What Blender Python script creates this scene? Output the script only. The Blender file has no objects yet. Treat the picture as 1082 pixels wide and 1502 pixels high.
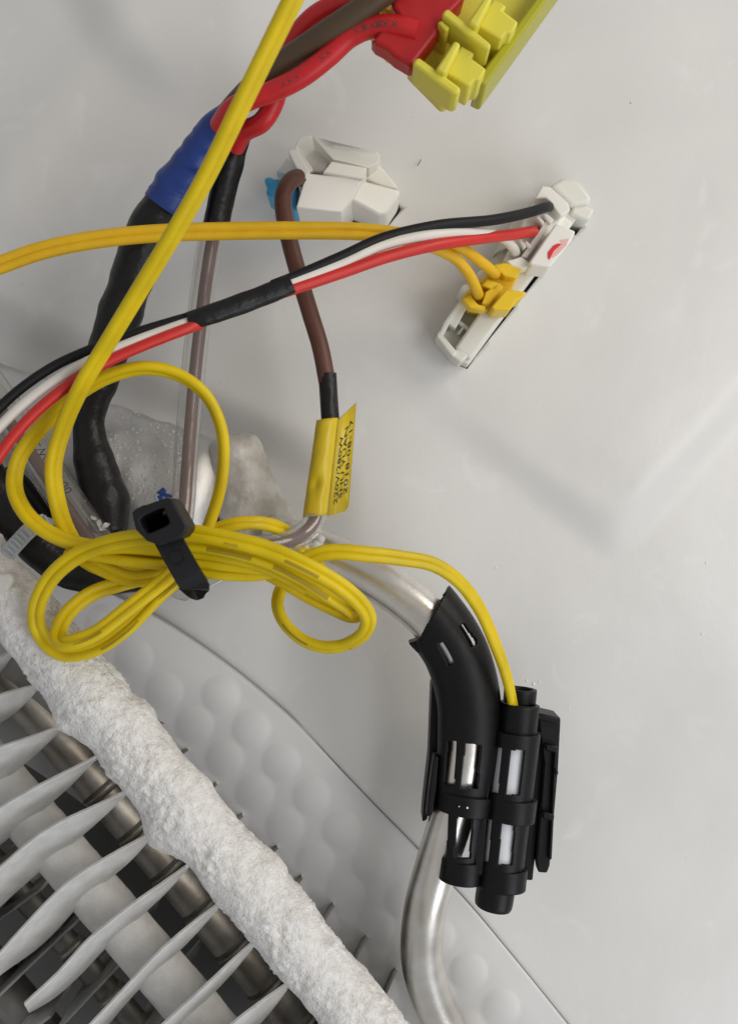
import bpy, bmesh, math, random
import numpy as np
from mathutils import Vector, noise, geometry

random.seed(7)
rng = np.random.default_rng(7)
scene = bpy.context.scene

# ------------------------------------------------------------------ camera
# millimetre space: x right, y up, z out of the wall towards the viewer; world = (x, -z, y)*0.001
D, K, CX, CY = 200.0, 7.5, 541.0, 751.0
def W(x, y, z): return Vector((x*.001, -z*.001, y*.001))
cam = bpy.data.cameras.new('camera'); camo = bpy.data.objects.new('camera', cam)
scene.collection.objects.link(camo)
camo.location = W(0, 0, D); camo.rotation_euler = (math.radians(90), 0, 0)
cam.sensor_fit = 'VERTICAL'; cam.angle = 2*math.atan((CY/K)/D)
cam.clip_start = 0.005; cam.clip_end = 50
scene.camera = camo
cam.dof.use_dof = True; cam.dof.focus_distance = (D-24)*.001; cam.dof.aperture_fstop = 22

# ------------------------------------------------------------------ light
world = bpy.data.worlds.new('World'); scene.world = world; world.use_nodes = True
bg = world.node_tree.nodes['Background']
bg.inputs[0].default_value = (.985, .985, 1.0, 1); bg.inputs[1].default_value = 0.36
def area(name, loc, target, size, power, col):
    l = bpy.data.lights.new(name, 'AREA'); l.shape = 'DISK'; l.size = size*.001
    l.energy = power; l.color = col
    o = bpy.data.objects.new(name, l); scene.collection.objects.link(o)
    o.location = W(*loc)
    d = W(*target)-W(*loc); o.rotation_euler = d.to_track_quat('-Z', 'Y').to_euler()
area('key_lamp', (270, 10, 390), (30, -10, 0), 200, .46, (1.0, .98, .96))
area('ceiling_lamp', (380, 250, 260), (110, 30, 0), 260, .86, (1.0, .905, .79))
area('cool_lamp', (320, -330, 330), (60, -60, 0), 300, .75, (.90, .94, 1.0))
vs = scene.view_settings
vs.view_transform = 'Standard'; vs.look = 'None'; vs.exposure = 0.0; vs.gamma = 1.0
vs.use_curve_mapping = False
scene.cycles.max_bounces = 8
scene.cycles.transparent_max_bounces = 16

# ------------------------------------------------------------------ helpers
def Pm(px, py, z):
    f = (D-z)/D/K
    return np.array(((px-CX)*f, (CY-py)*f, z), float)
def mmr(r, z): return r*(D-z)/D/K
def toW(a):
    a = np.asarray(a, float)
    return np.stack((a[..., 0], -a[..., 2], a[..., 1]), -1)*.001
def proj(p):
    f = D/(D-p[2])*K
    return CX+p[0]*f, CY-p[1]*f
def smooth(a, b, x):
    t = min(1, max(0, (x-a)/(b-a))); return t*t*(3-2*t)
def nz(p, s, seed=0.0):
    return noise.noise(Vector((p[0]*s+seed, p[1]*s+seed*1.7, p[2]*s-seed)))

class MB:
    def __init__(s): s.v = []; s.f = []; s.m = []
    def add(s, verts, faces, mi=0):
        o = len(s.v); s.v.extend([tuple(map(float, v)) for v in verts])
        s.f.extend([tuple(i+o for i in f) for f in faces]); s.m.extend([mi]*len(faces))
    def grid(s, rows, closed=True, cap=True, mi=0):
        n = len(rows[0]); vs_ = [p for r in rows for p in r]; fs = []
        for i in range(len(rows)-1):
            for j in range(n if closed else n-1):
                k = (j+1) % n
                fs.append((i*n+j, i*n+k, (i+1)*n+k, (i+1)*n+j))
        if cap and closed:
            fs.append(tuple(range(n-1, -1, -1))); b = (len(rows)-1)*n
            fs.append(tuple(range(b, b+n)))
        s.add(vs_, fs, mi)

def tag(o, label=None, cat=None, group=None, kind=None):
    if label: o['label'] = label
    if cat: o['category'] = cat
    if group: o['group'] = group
    if kind: o['kind'] = kind
    return o
def empty(name, px, py, z, label, cat, group=None):
    o = bpy.data.objects.new(name, None); scene.collection.objects.link(o)
    o.empty_display_size = .005
    o.location = Vector(toW(Pm(px, py, z))); tag(o, label, cat, group); return o
def wloc(o):
    l = Vector(o.location)
    while o.parent: o = o.parent; l = l+Vector(o.location)
    return l
def build(mb, name, mats, parent=None, sm=35, bevel=0, seg=2, recalc=True, solid=0):
    me = bpy.data.meshes.new(name)
    vw = toW(np.array(mb.v)); c = vw.mean(0)
    me.from_pydata((vw-c).tolist(), [], mb.f)
    if not isinstance(mats, (list, tuple)): mats = [mats]
    for m in mats: me.materials.append(M[m])
    if len(mats) > 1: me.polygons.foreach_set('material_index', mb.m)
    if recalc:
        bm = bmesh.new(); bm.from_mesh(me)
        bmesh.ops.recalc_face_normals(bm, faces=bm.faces); bm.to_mesh(me); bm.free()
    me.shade_smooth()
    if sm < 180: me.set_sharp_from_angle(angle=math.radians(sm))
    o = bpy.data.objects.new(name, me); scene.collection.objects.link(o)
    o.location = Vector(c)
    if parent: o.parent = parent; o.location = Vector(c)-wloc(parent)
    if solid:
        md = o.modifiers.new('thick', 'SOLIDIFY'); md.thickness = solid*.001; md.offset = -1
    if bevel:
        md = o.modifiers.new('bevel', 'BEVEL'); md.width = bevel*.001; md.segments = seg
        md.limit_method = 'ANGLE'; md.angle_limit = math.radians(40); md.use_clamp_overlap = True
    return o

def curve(pts, step=.3):
    """pts (px,py,z[,rmul]) -> evenly spaced mm points and radius multipliers"""
    Q = np.array([np.append(Pm(*p[:3]), p[3] if len(p) > 3 else 1.0) for p in pts])
    Q = np.vstack((2*Q[0]-Q[1], Q, 2*Q[-1]-Q[-2]))
    out = []
    for i in range(1, len(Q)-2):
        p0, p1, p2, p3 = Q[i-1:i+3]
        def kn(a, b): return max(1e-6, np.linalg.norm((b-a)[:3])**.5)
        t1 = kn(p0, p1); t2 = t1+kn(p1, p2); t3 = t2+kn(p2, p3)
        for t in np.linspace(t1, t2, 24, endpoint=False):
            A1 = (t1-t)/t1*p0+t/t1*p1
            A2 = (t2-t)/(t2-t1)*p1+(t-t1)/(t2-t1)*p2
            A3 = (t3-t)/(t3-t2)*p2+(t-t2)/(t3-t2)*p3
            B1 = (t2-t)/t2*A1+t/t2*A2
            B2 = (t3-t)/(t3-t1)*A2+(t-t1)/(t3-t1)*A3
            out.append((t2-t)/(t2-t1)*B1+(t-t1)/(t2-t1)*B2)
    out.append(Q[-2]); out = np.array(out)
    s = np.concatenate(([0], np.cumsum(np.linalg.norm(np.diff(out[:, :3], axis=0), axis=1))))
    n = max(3, int(s[-1]/step)+1); t = np.linspace(0, s[-1], n)
    return np.stack([np.interp(t, s, out[:, k]) for k in range(4)], 1), t
def longer(pts, a=200, b=200):
    def far(p, q, d):
        l = math.hypot(p[0]-q[0], p[1]-q[1]); return (p[0]+(p[0]-q[0])*d/l, p[1]+(p[1]-q[1])*d/l, p[2])
    return ([far(pts[0], pts[1], a)] if a else [])+list(pts)+([far(pts[-1], pts[-2], b)] if b else [])
def frames(C):
    T = np.gradient(C[:, :3], axis=0); T /= np.linalg.norm(T, axis=1)[:, None]+1e-12
    c = np.array((0, 0, 1.0)); L = []; prev = None
    for t in T:
        l = np.cross(t, c); m = np.linalg.norm(l)
        if m < .2 and prev is not None: l = prev-t*np.dot(prev, t)
        elif prev is not None and np.dot(l, prev) < 0: l = -l
        l /= np.linalg.norm(l)+1e-12; L.append(l); prev = l
    L = np.array(L); U = np.cross(L, T)
    sg = np.sign(np.sum(U*c, axis=1)); sg = 1 if np.median(sg) >= 0 else -1
    return T, L, U*sg
def section(kind, n=14):
    if kind == 'round':
        a = np.linspace(0, 2*math.pi, n, endpoint=False); return np.stack((np.cos(a), np.sin(a)), 1)
    if kind == 'twin':
        d = .86; a0 = math.pi-math.acos(d); a = np.linspace(-a0, a0, 11)
        R = np.stack((np.cos(a)+d, np.sin(a)), 1); Lc = -R
        return np.vstack((R, Lc[1:-1])) if False else np.vstack((R[:-1], Lc[:-1]))
    return np.array(kind, float)
def sweep(mb, pts, r, kind='round', n=14, twist=0, step=.3, wob=0, mi=0, rz=None):
    C, s = curve(pts, step); T, L, U = frames(C); S = section(kind, n)
    zr = np.mean([p[2] for p in pts]) if rz is None else rz
    rad = mmr(r, zr)*C[:, 3]
    tw = np.interp(np.linspace(0, 1, len(C)), np.linspace(0, 1, len(np.atleast_1d(twist))), np.atleast_1d(np.radians(twist)))
    rows = []
    for i in range(len(C)):
        ca, sa = math.cos(tw[i]), math.sin(tw[i])
        q = rad[i]
        if wob: q *= 1+wob*nz(C[i], .35)
        row = [C[i, :3]+L[i]*(x*ca-y*sa)*q+U[i]*(x*sa+y*ca)*q for x, y in S]
        rows.append(row)
    mb.grid(rows, mi=mi)
    return C, s, L, U, rad
def tube(name, mat, pts, r, parent=None, **k):
    sm = k.pop('sm', 60); mb = MB(); fr = sweep(mb, pts, r, **k)
    o = build(mb, name, mat, parent, sm=sm); o_fr[o.name] = fr; return o
o_fr = {}
def prism(mb, poly, z1, z0, mi=0):
    """polygon traced on its front face; straight back to z0"""
    fr = [Pm(p[0], p[1], p[2] if len(p) > 2 else z1) for p in poly]; n = len(fr)
    bk = [np.array((q[0], q[1], z0)) for q in fr]
    mb.add(fr+bk, [tuple(range(n)), tuple(range(2*n-1, n-1, -1))]+[(i, (i+1) % n, (i+1) % n+n, i+n) for i in range(n)], mi)
def block(name, mat, poly, z1, z0, parent, bevel=.25, **k):
    mb = MB(); prism(mb, poly, z1, z0); return build(mb, name, mat, parent, sm=30, bevel=bevel, **k)
_tx = {}
def text_mesh(body):
    if body in _tx: return _tx[body]
    cu = bpy.data.curves.new('t', 'FONT'); cu.body = body; cu.size = 1; cu.resolution_u = 2
    o = bpy.data.objects.new('t', cu); scene.collection.objects.link(o)
    dg = bpy.context.evaluated_depsgraph_get(); me = o.evaluated_get(dg).to_mesh()
    v = np.array([x.co[:2] for x in me.vertices]); f = [tuple(p.vertices) for p in me.polygons]
    o.evaluated_get(dg).to_mesh_clear(); bpy.data.objects.remove(o); bpy.data.curves.remove(cu)
    _tx[body] = (v, f); return v, f
def at_s(fr, s):
    C, S, L, U, rad = fr
    g = lambda A: np.array([np.interp(s, S, A[:, k]) for k in range(3)])
    return g(C), g(L), g(U), np.interp(s, S, rad)
def wrap_pts(fr, xy, s0, ang, flip=1, lift=.03):
    out = []
    for x, y in xy:
        c, l, u, r = at_s(fr, s0+x*flip)
        a = ang+y*flip/r
        out.append(c+(l*math.sin(a)+u*math.cos(a))*(r+lift))
    return out

# ------------------------------------------------------------------ materials
M = {}
def mat(name, col, rough=.5, metal=0, var=.0, vscale=300, bump=0, bscale=800, spec=.5, alpha=1, col2=None, sss=0, coat=0, bump2=0, b2scale=100, stretch=None, trans=0):
    m = bpy.data.materials.new(name); m.use_nodes = True; nt = m.node_tree; p = nt.nodes['Principled BSDF']
    p.inputs['Base Color'].default_value = (*col, 1); p.inputs['Roughness'].default_value = rough
    p.inputs['Metallic'].default_value = metal; p.inputs['Specular IOR Level'].default_value = spec
    p.inputs['Alpha'].default_value = alpha; p.inputs['Coat Weight'].default_value = coat
    p.inputs['Coat Roughness'].default_value = .2; p.inputs['Transmission Weight'].default_value = trans
    if sss:
        p.inputs['Subsurface Weight'].default_value = sss
        p.inputs['Subsurface Radius'].default_value = (1, .9, .8); p.inputs['Subsurface Scale'].default_value = .001
    tc = nt.nodes.new('ShaderNodeTexCoord'); src = tc.outputs['Object']
    if stretch:
        mp = nt.nodes.new('ShaderNodeMapping'); mp.inputs['Scale'].default_value = stretch
        mp.inputs['Rotation'].default_value = (0, .7, 0)
        nt.links.new(src, mp.inputs[0]); src = mp.outputs[0]
    if var or col2:
        n = nt.nodes.new('ShaderNodeTexNoise'); n.inputs['Scale'].default_value = vscale; n.inputs['Detail'].default_value = 6
        nt.links.new(src, n.inputs['Vector'])
        r = nt.nodes.new('ShaderNodeValToRGB'); r.color_ramp.elements[0].position = .35; r.color_ramp.elements[1].position = .65
        c2 = col2 or tuple(c*(1-var) for c in col)
        r.color_ramp.elements[0].color = (*c2, 1); r.color_ramp.elements[1].color = (*col, 1)
        nt.links.new(n.outputs[0], r.inputs[0]); nt.links.new(r.outputs[0], p.inputs['Base Color'])
        mr = nt.nodes.new('ShaderNodeMapRange'); mr.inputs[3].default_value = max(.02, rough-.1); mr.inputs[4].default_value = min(1, rough+.12)
        nt.links.new(n.outputs[0], mr.inputs[0]); nt.links.new(mr.outputs[0], p.inputs['Roughness'])
    prev = None
    for b, s in ((bump2, b2scale), (bump, bscale)):
        if not b: continue
        n = nt.nodes.new('ShaderNodeTexNoise'); n.inputs['Scale'].default_value = s; n.inputs['Detail'].default_value = 4
        nt.links.new(src, n.inputs['Vector'])
        bn = nt.nodes.new('ShaderNodeBump'); bn.inputs['Strength'].default_value = 1; bn.inputs['Distance'].default_value = b*.001
        nt.links.new(n.outputs[0], bn.inputs['Height'])
        if prev: nt.links.new(prev.outputs[0], bn.inputs['Normal'])
        prev = bn
    if prev: nt.links.new(prev.outputs[0], p.inputs['Normal'])
    M[name] = m; return m

mat('liner', (.72, .715, .695), .30, var=.03, vscale=60, bump=.018, bscale=1500, bump2=.25, b2scale=45, spec=.5)
nt = M['liner'].node_tree; p_ = nt.nodes['Principled BSDF']          # dried frost smears and scuffs
sn = nt.nodes.new('ShaderNodeTexNoise'); sn.inputs['Scale'].default_value = 75; sn.inputs['Detail'].default_value = 9; sn.inputs['Distortion'].default_value = 1.6
sr = nt.nodes.new('ShaderNodeValToRGB'); sr.color_ramp.elements[0].position = .60; sr.color_ramp.elements[1].position = .80
mx = nt.nodes.new('ShaderNodeMix'); mx.data_type = 'RGBA'; mx.inputs['B'].default_value = (.84, .84, .83, 1)
src_ = p_.inputs['Base Color'].links[0].from_socket
nt.links.new(nt.nodes['Texture Coordinate'].outputs['Object'], sn.inputs['Vector']); nt.links.new(sn.outputs[0], sr.inputs[0])
sr.color_ramp.elements[1].color = (.5, .5, .5, 1); nt.links.new(sr.outputs[0], mx.inputs['Factor']); nt.links.new(src_, mx.inputs['A']); nt.links.new(mx.outputs['Result'], p_.inputs['Base Color'])
mat('panel', (.73, .725, .71), .42, var=.05, vscale=80, bump=.02, bscale=1300, spec=.4)
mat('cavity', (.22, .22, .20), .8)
mat('shade_backing', (.13, .13, .125), .6)  # dark colour stands in for the shade deep under the coil
mat('alu_bronze', (.70, .675, .63), .46, metal=.75, col2=(.46, .42, .36), vscale=220, bump=.04, bscale=800)
mat('frost', (.84, .835, .82), .7, var=.0, col2=(.72, .70, .665), vscale=800, bump=.28, bscale=2600, spec=.3, bump2=.34, b2scale=1100, sss=.1)
mat('fin_frost', (.76, .755, .735), .8, col2=(.66, .65, .625), vscale=350, bump=.12, bscale=2500, spec=.25)
mat('alu', (.70, .68, .64), .33, metal=1, var=.25, vscale=250, bump=.03, bscale=900)
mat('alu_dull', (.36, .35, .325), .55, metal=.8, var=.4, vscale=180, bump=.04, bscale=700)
mat('alu_pipe', (.86, .845, .81), .32, metal=1, col2=(.70, .66, .59), vscale=120, bump=.02, bscale=1400)
mat('foil', (.70, .69, .67), .52, metal=1, var=.15, vscale=150, bump=.06, bscale=350, bump2=.3, b2scale=120)
mat('frosted_metal', (.68, .66, .62), .55, metal=.25, col2=(.46, .43, .37), vscale=260, bump=.12, bscale=1200, bump2=.5, b2scale=260)
mat('yellow', (.75, .555, .002), .40, var=.16, vscale=160, bump=.012, bscale=1500, spec=.35)
mat('yellow_warm', (.78, .47, .012), .45, var=.08, vscale=400, bump=.012, bscale=1500, spec=.35)
mat('print', (.36, .255, .004), .5)
mat('black_wire', (.006, .0065, .008), .55, bump=.02, bscale=1500, spec=.3)
mat('black_sleeve', (.0075, .0075, .008), .4, bump=.08, bscale=500, bump2=.7, b2scale=190, spec=.38)
mat('black_plastic', (.0045, .0045, .005), .42, bump=.02, bscale=2000, var=.3, vscale=500, spec=.28)
mat('tie_black', (.009, .0095, .011), .5, bump=.015, bscale=2500, spec=.3)
mat('red_wire', (.58, .012, .016), .38, var=.12, vscale=300, bump=.012, bscale=1200)
mat('red_thin', (.60, .020, .014), .42, var=.1, vscale=300)
mat('white_wire', (.72, .69, .63), .45, var=.06, vscale=300)
mat('brown_wire', (.115, .042, .026), .48, var=.15, vscale=400, bump=.02, bscale=1500)
mat('brown_olive', (.085, .052, .026), .5, var=.12, vscale=300)
mat('blue_tape', (.012, .045, .24), .36, var=.25, vscale=200, bump=.06, bscale=300)
mat('blue_plastic', (.05, .38, .68), .45)
mat('red_plastic', (.48, .010, .012), .42, var=.1, vscale=200, sss=.1)
mat('yellow_plastic', (.74, .66, .07), .45, sss=.1, var=.04, vscale=200)
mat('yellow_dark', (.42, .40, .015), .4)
mat('yellow_plug', (.85, .58, .015), .42, sss=.1)
mat('white_plastic', (.86, .85, .79), .42, sss=.15)
mat('cream_plastic', (.76, .76, .69), .45, sss=.15)
mat('white_ceramic', (.78, .80, .84), .35)
mat('label_yellow', (.66, .49, .012), .35, var=.08, vscale=250, bump=.02, bscale=400)
mat('ink', (.012, .012, .010), .5)
mat('ink_soft', (.05, .045, .04), .6)
mat('red_mark', (.75, .02, .03), .5)
mat('pink_mark', (.85, .50, .46), .5)
mat('clear_plastic', (.62, .61, .58), .14, alpha=.30, spec=.6)
mat('clear_tie', (.55, .60, .62), .25, alpha=.72, spec=.6)
mat('tie_head', (.66, .66, .60), .4, alpha=.95)
mat('water', (.85, .86, .86), .05, alpha=.45, spec=.9)
mat('ice_bit', (.85, .85, .83), .12, spec=.8)

def clear(name, tint, cover, col):
    m = bpy.data.materials.new(name); m.use_nodes = True; nt = m.node_tree; p = nt.nodes['Principled BSDF']; out = nt.nodes['Material Output']
    p.inputs['Base Color'].default_value = (*col, 1); p.inputs['Roughness'].default_value = .35
    t = nt.nodes.new('ShaderNodeBsdfTransparent'); t.inputs[0].default_value = (*tint, 1)
    g = nt.nodes.new('ShaderNodeBsdfGlossy'); g.inputs['Roughness'].default_value = .12
    m1 = nt.nodes.new('ShaderNodeMixShader'); m1.inputs[0].default_value = cover
    lw = nt.nodes.new('ShaderNodeLayerWeight'); lw.inputs[0].default_value = .25
    fr_ = nt.nodes.new('ShaderNodeMath'); fr_.operation = 'MULTIPLY'; fr_.inputs[1].default_value = .85; nt.links.new(lw.outputs['Facing'], fr_.inputs[0])
    m2 = nt.nodes.new('ShaderNodeMixShader'); l = nt.links.new
    l(t.outputs[0], m1.inputs[1]); l(p.outputs[0], m1.inputs[2]); l(fr_.outputs[0], m2.inputs[0])
    l(m1.outputs[0], m2.inputs[1]); l(g.outputs[0], m2.inputs[2]); l(m2.outputs[0], out.inputs[0]); M[name] = m
clear('clear_plastic', (.95, .945, .93), .13, (.74, .73, .71))

# ------------------------------------------------------------------ setting: liner wall and dimpled panel
SEAM = [(-1300, 210), (-700, 470), (-200, 690), (0, 790), (150, 862), (232, 905), (300, 950), (360, 995), (430, 1055),
        (500, 1128), (560, 1190), (615, 1246), (690, 1327), (760, 1412), (835, 1505), (960, 1660), (1200, 1960), (1400, 2210)]
def poly_samples(P_, step):
    P_ = np.array(P_, float); s = np.concatenate(([0], np.cumsum(np.hypot(*np.diff(P_, axis=0).T))))
    t = np.arange(0, s[-1], step); X = np.interp(t, s, P_[:, 0]); Y = np.interp(t, s, P_[:, 1])
    k = max(1, int(60/step)); ker = np.hanning(2*k+1); ker /= ker.sum()
    Xp = np.pad(X, k, 'edge'); Yp = np.pad(Y, k, 'edge')
    return np.stack((np.convolve(Xp, ker, 'valid'), np.convolve(Yp, ker, 'valid')), 1)
DIR = np.array((.72, -.694))
def linedist(px, py, a, b):
    """signed distance, positive to the right-hand side of a->b on the picture (y down)"""
    ax, ay = a; bx, by = b; l = math.hypot(bx-ax, by-ay)
    return ((bx-ax)*(py-ay)-(by-ay)*(px-ax))/l
def wall_z(px, py):
    d1 = linedist(px, py, (640, 565), (888, 748))
    d2 = linedist(px, py, (900, 752), (1085, 545))
    t = max(d1, d2)
    if d1 > -40 and d2 > -40: t = math.log(math.exp(d1/14)+math.exp(d2/14))*14
    z = -1.5*smooth(0, 60, t)*smooth(520, 800, px)
    d3 = linedist(px, py, (60, 452), (500, 648))
    z -= 4.5*smooth(0, 75, d3)*(1-smooth(400, 540, px))
    d4 = linedist(px, py, (100, -40), (225, 150))
    z += 2.6*(smooth(-45, 45, -d4))*(1-smooth(60, 190, py))*(1-smooth(330, 480, px))
    d5 = linedist(px, py, (0, 270), (150, 60))
    z += .9*math.exp(-(d5/45)**2)*smooth(0, 80, px+60)*(1-smooth(140, 300, px))
    z += .35*noise.noise(Vector((px/170, py/170, 3)))
    return z
sm_ = poly_samples(SEAM, 9)
rows = []
vlist = [(-.6, -2.6), (.5, -.8), (1.6, -.1), (6, 0)]+[(v, 0) for v in np.arange(14, 2000, 10)]
for v, dz in vlist:
    rows.append([Pm(*(s+DIR*v), wall_z(*(s+DIR*v))+dz) for s in sm_])
mbw = MB(); mbw.grid(rows, closed=False, cap=False)
wall = build(mbw, 'back_wall', 'liner', sm=180)
tag(wall, 'smooth pale grey moulded plastic liner behind the wires', 'wall', kind='structure')

def panel_z(v):
    return -1-8*smooth(30, 230, v)-33*smooth(185, 420, v)-6*smooth(300, 700, v)
dimp = []
for i in range(-3, 14):
    for j, base in enumerate(((158, 1010), (241, 1014), (324, 1019))):
        p = (base[0]+i*44.2, base[1]+i*49.6)
        if j == 2 and i > 5: p = (p[0]+(i-5)*3.0, p[1]+(i-5)*3.2)
        dimp.append(p)
smp = poly_samples(SEAM[3:-2], 3.0)
rows = []
vl = [(-1.5, -2.6), (.4, -.9), (1.6, -.1), (3.5, 0)]+[(v, 0) for v in np.arange(6, 190, 3.0)]+[(v, 0) for v in np.arange(190, 300, 8)]
smn = poly_samples(SEAM, 3)
dmp = np.array([p for p in dimp if np.min(np.hypot(smn[:, 0]-p[0], smn[:, 1]-p[1])) > 33])
for v, dz in vl:
    row = []
    for s in smp:
        q = s-DIR*v; z = panel_z(v)+dz
        d = np.min(np.hypot(dmp[:, 0]-q[0], dmp[:, 1]-q[1]))
        if d < 29 and v > 5: z += .55*(1-(d/29)**2)*smooth(5, 16, v)
        row.append(Pm(q[0], q[1], z))
    rows.append(row)
mbp = MB(); mbp.grid(rows, closed=False, cap=False)
panel = build(mbp, 'dimpled_panel', 'panel', sm=180)
tag(panel, 'dimpled grey plastic panel sloping behind the frosted coil', 'panel', kind='structure')

# openings in the liner for the sockets, cut through, with dark pockets behind
def cut_hole(poly, depth, pname):
    mb = MB(); prism(mb, poly, 12, -12)
    c = build(mb, 'cutter', 'cavity')
    md = wall.modifiers.new('cut', 'BOOLEAN'); md.operation = 'DIFFERENCE'; md.object = c; md.solver = 'EXACT'
    dg = bpy.context.evaluated_depsgraph_get()
    me = bpy.data.meshes.new_from_object(wall.evaluated_get(dg))
    wall.modifiers.clear(); wall.data = me; bpy.data.objects.remove(c)
    cx = np.mean([p[0] for p in poly]); cy = np.mean([p[1] for p in poly])
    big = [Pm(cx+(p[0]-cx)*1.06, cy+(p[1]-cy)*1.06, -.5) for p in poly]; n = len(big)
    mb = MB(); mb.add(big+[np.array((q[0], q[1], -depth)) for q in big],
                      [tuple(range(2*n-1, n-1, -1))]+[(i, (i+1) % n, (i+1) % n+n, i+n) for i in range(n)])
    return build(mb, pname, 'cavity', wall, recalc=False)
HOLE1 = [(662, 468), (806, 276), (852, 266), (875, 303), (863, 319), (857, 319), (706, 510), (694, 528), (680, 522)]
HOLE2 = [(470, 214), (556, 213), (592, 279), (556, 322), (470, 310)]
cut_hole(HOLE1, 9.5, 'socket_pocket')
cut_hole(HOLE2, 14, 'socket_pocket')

# ------------------------------------------------------------------ evaporator coil
evap = empty('evaporator', 100, 1300, 0, 'frost-covered aluminium evaporator coil with slanting fins at the lower left', 'evaporator')
def lumpy(mb, pts, r, amp, step=.33, n=110, seed=0, bulges=(), fine=1.0):
    C, s = curve(pts, step); T, L, U = frames(C); R = mmr(r, pts[len(pts)//2][2])
    rows = []
    for i in range(len(C)):
        row = []
        for a in np.linspace(0, 2*math.pi, n, endpoint=False):
            d = L[i]*math.cos(a)+U[i]*math.sin(a); p = C[i, :3]+d*R
            g = .25+.75*smooth(-.25, .25, nz(p, .16, seed+11))
            h = .55*nz(p, .11, seed)+.42*nz(p, .33, seed+3)+fine*g*(.36*nz(p, .9, seed+5)+.30*nz(p, 2.2, seed+9))
            h += fine*g*.20*(1-2*abs(nz(p, 1.5, seed+2)))
            q = R*C[i, 3]+amp*h
            for (bs, ba, bh, bw) in bulges:
                da = math.atan2(math.sin(a-ba), math.cos(a-ba))
                q += bh*math.exp(-((s[i]-bs)/bw)**2-(da/.8)**2)
            row.append(C[i, :3]+d*q)
        rows.append(row)
    mb.grid(rows)
    return C, s
A_pts = [(-60, 787, 28), (34, 900, 33), (118, 1000, 34), (201, 1100, 34), (284, 1200, 34), (367, 1300, 34), (450, 1400, 34), (533, 1500, 34), (630, 1616, 34), (760, 1772, 34)]
Ca, sa_ = curve(A_pts, .33)
def s_near(C, s, px, py):
    d = [(proj(c)[0]-px)**2+(proj(c)[1]-py)**2 for c in C]; return s[int(np.argmin(d))]
_, La, _ = frames(Ca)
lside = 0 if La[50][0] < 0 else math.pi     # angle that points to picture left
rside = math.pi-lside
bl = [(s_near(Ca, sa_, 135, 1022), lside, 2.1, 4.0), (s_near(Ca, sa_, 275, 1190), lside, 2.6, 4.0), (s_near(Ca, sa_, 180, 1075), rside, .9, 3),
      (s_near(Ca, sa_, 260, 1170), rside, .5, 3), (s_near(Ca, sa_, 365, 1298), rside, .8, 3.2), (s_near(Ca, sa_, 410, 1352), rside, .7, 3)]
mb = MB(); lumpy(mb, A_pts, 48, .9, seed=2, bulges=bl)
build(mb, 'frosted_tube', 'frost', evap, sm=180)['label'] = 'thick lumpy white frost crust over the foremost tube'
mb = MB(); lumpy(mb, longer([(-70, 1065, 10), (46, 1201, 10), (172, 1348, 10), (300, 1498, 10), (380, 1590, 10)]), 38, .3, step=.5, n=64, seed=20, fine=.5)
build(mb, 'frosted_tube', 'fin_frost', evap, sm=180)
def bare(pts, r, m='alu_bronze'): return tube('tube', m, longer(pts), r, evap, n=24)
bare([(0, 985, -12), (90, 1090, -12), (240, 1267, -12), (386, 1440, -12), (500, 1575, -12)], 28)
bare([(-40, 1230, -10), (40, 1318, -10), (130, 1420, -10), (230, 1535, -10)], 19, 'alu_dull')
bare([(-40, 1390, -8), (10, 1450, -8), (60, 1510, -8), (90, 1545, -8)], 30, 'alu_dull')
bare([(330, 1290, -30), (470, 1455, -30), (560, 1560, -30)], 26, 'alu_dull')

FINS = [  # upper outline, lower outline, end to the right beyond the frosted tube
 ([(22, 955), (0, 964), (-60, 985)], [(20, 960), (0, 990), (-60, 1030)], (124, 925)),
 ([(58, 1005), (30, 1012), (0, 1020), (-70, 1050)], [(58, 1009), (32, 1040), (0, 1062), (-70, 1100)], (164, 971)),
 ([(90, 1066), (45, 1083), (0, 1097), (-70, 1125)], [(90, 1071), (62, 1100), (20, 1135), (-70, 1200)], (204, 1020)),
 ([(138, 1113), (90, 1137), (45, 1160), (0, 1187), (-60, 1225)], [(138, 1118), (108, 1150), (62, 1190), (0, 1240), (-60, 1290)], (242, 1060)),
 ([(185, 1162), (140, 1184), (90, 1205), (50, 1230), (0, 1275), (-60, 1330)], [(185, 1167), (150, 1202), (110, 1235), (60, 1277), (0, 1330), (-60, 1390)], (277, 1100)),
 ([(222, 1224), (180, 1245), (150, 1264), (110, 1285), (85, 1308), (50, 1345), (0, 1400), (-50, 1455)], [(222, 1229), (195, 1264), (165, 1287), (140, 1302), (110, 1335), (60, 1392), (0, 1428), (-50, 1480)], (319, 1151)),
 ([(274, 1272), (220, 1310), (190, 1330), (155, 1360), (130, 1378), (90, 1425), (37, 1474)], [(274, 1277), (240, 1315), (200, 1350), (155, 1390), (120, 1430), (75, 1470), (43, 1486)], (357, 1197)),
 ([(321, 1327), (270, 1365), (220, 1410), (195, 1440), (170, 1465), (100, 1540)], [(320, 1334), (272, 1388), (235, 1420), (200, 1455), (160, 1502), (125, 1545)], (408, 1244)),
 ([(371, 1384), (330, 1420), (300, 1450), (260, 1485), (190, 1550)], [(371, 1391), (340, 1430), (310, 1460), (280, 1490), (215, 1565)], (444, 1288)),
 ([(420, 1445), (370, 1480), (330, 1512), (260, 1575)], [(421, 1452), (400, 1482), (365, 1520), (290, 1590)], (490, 1328)),
 ([(470, 1505), (420, 1540), (340, 1600)], [(470, 1512), (450, 1542), (370, 1615)], (539, 1375)),
 ([(520, 1562), (470, 1600), (400, 1650)], [(520, 1568), (495, 1600), (430, 1660)], (582, 1423)),
]
AX = np.array((.645, -.764, 0))          # tube direction in mm space
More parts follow.
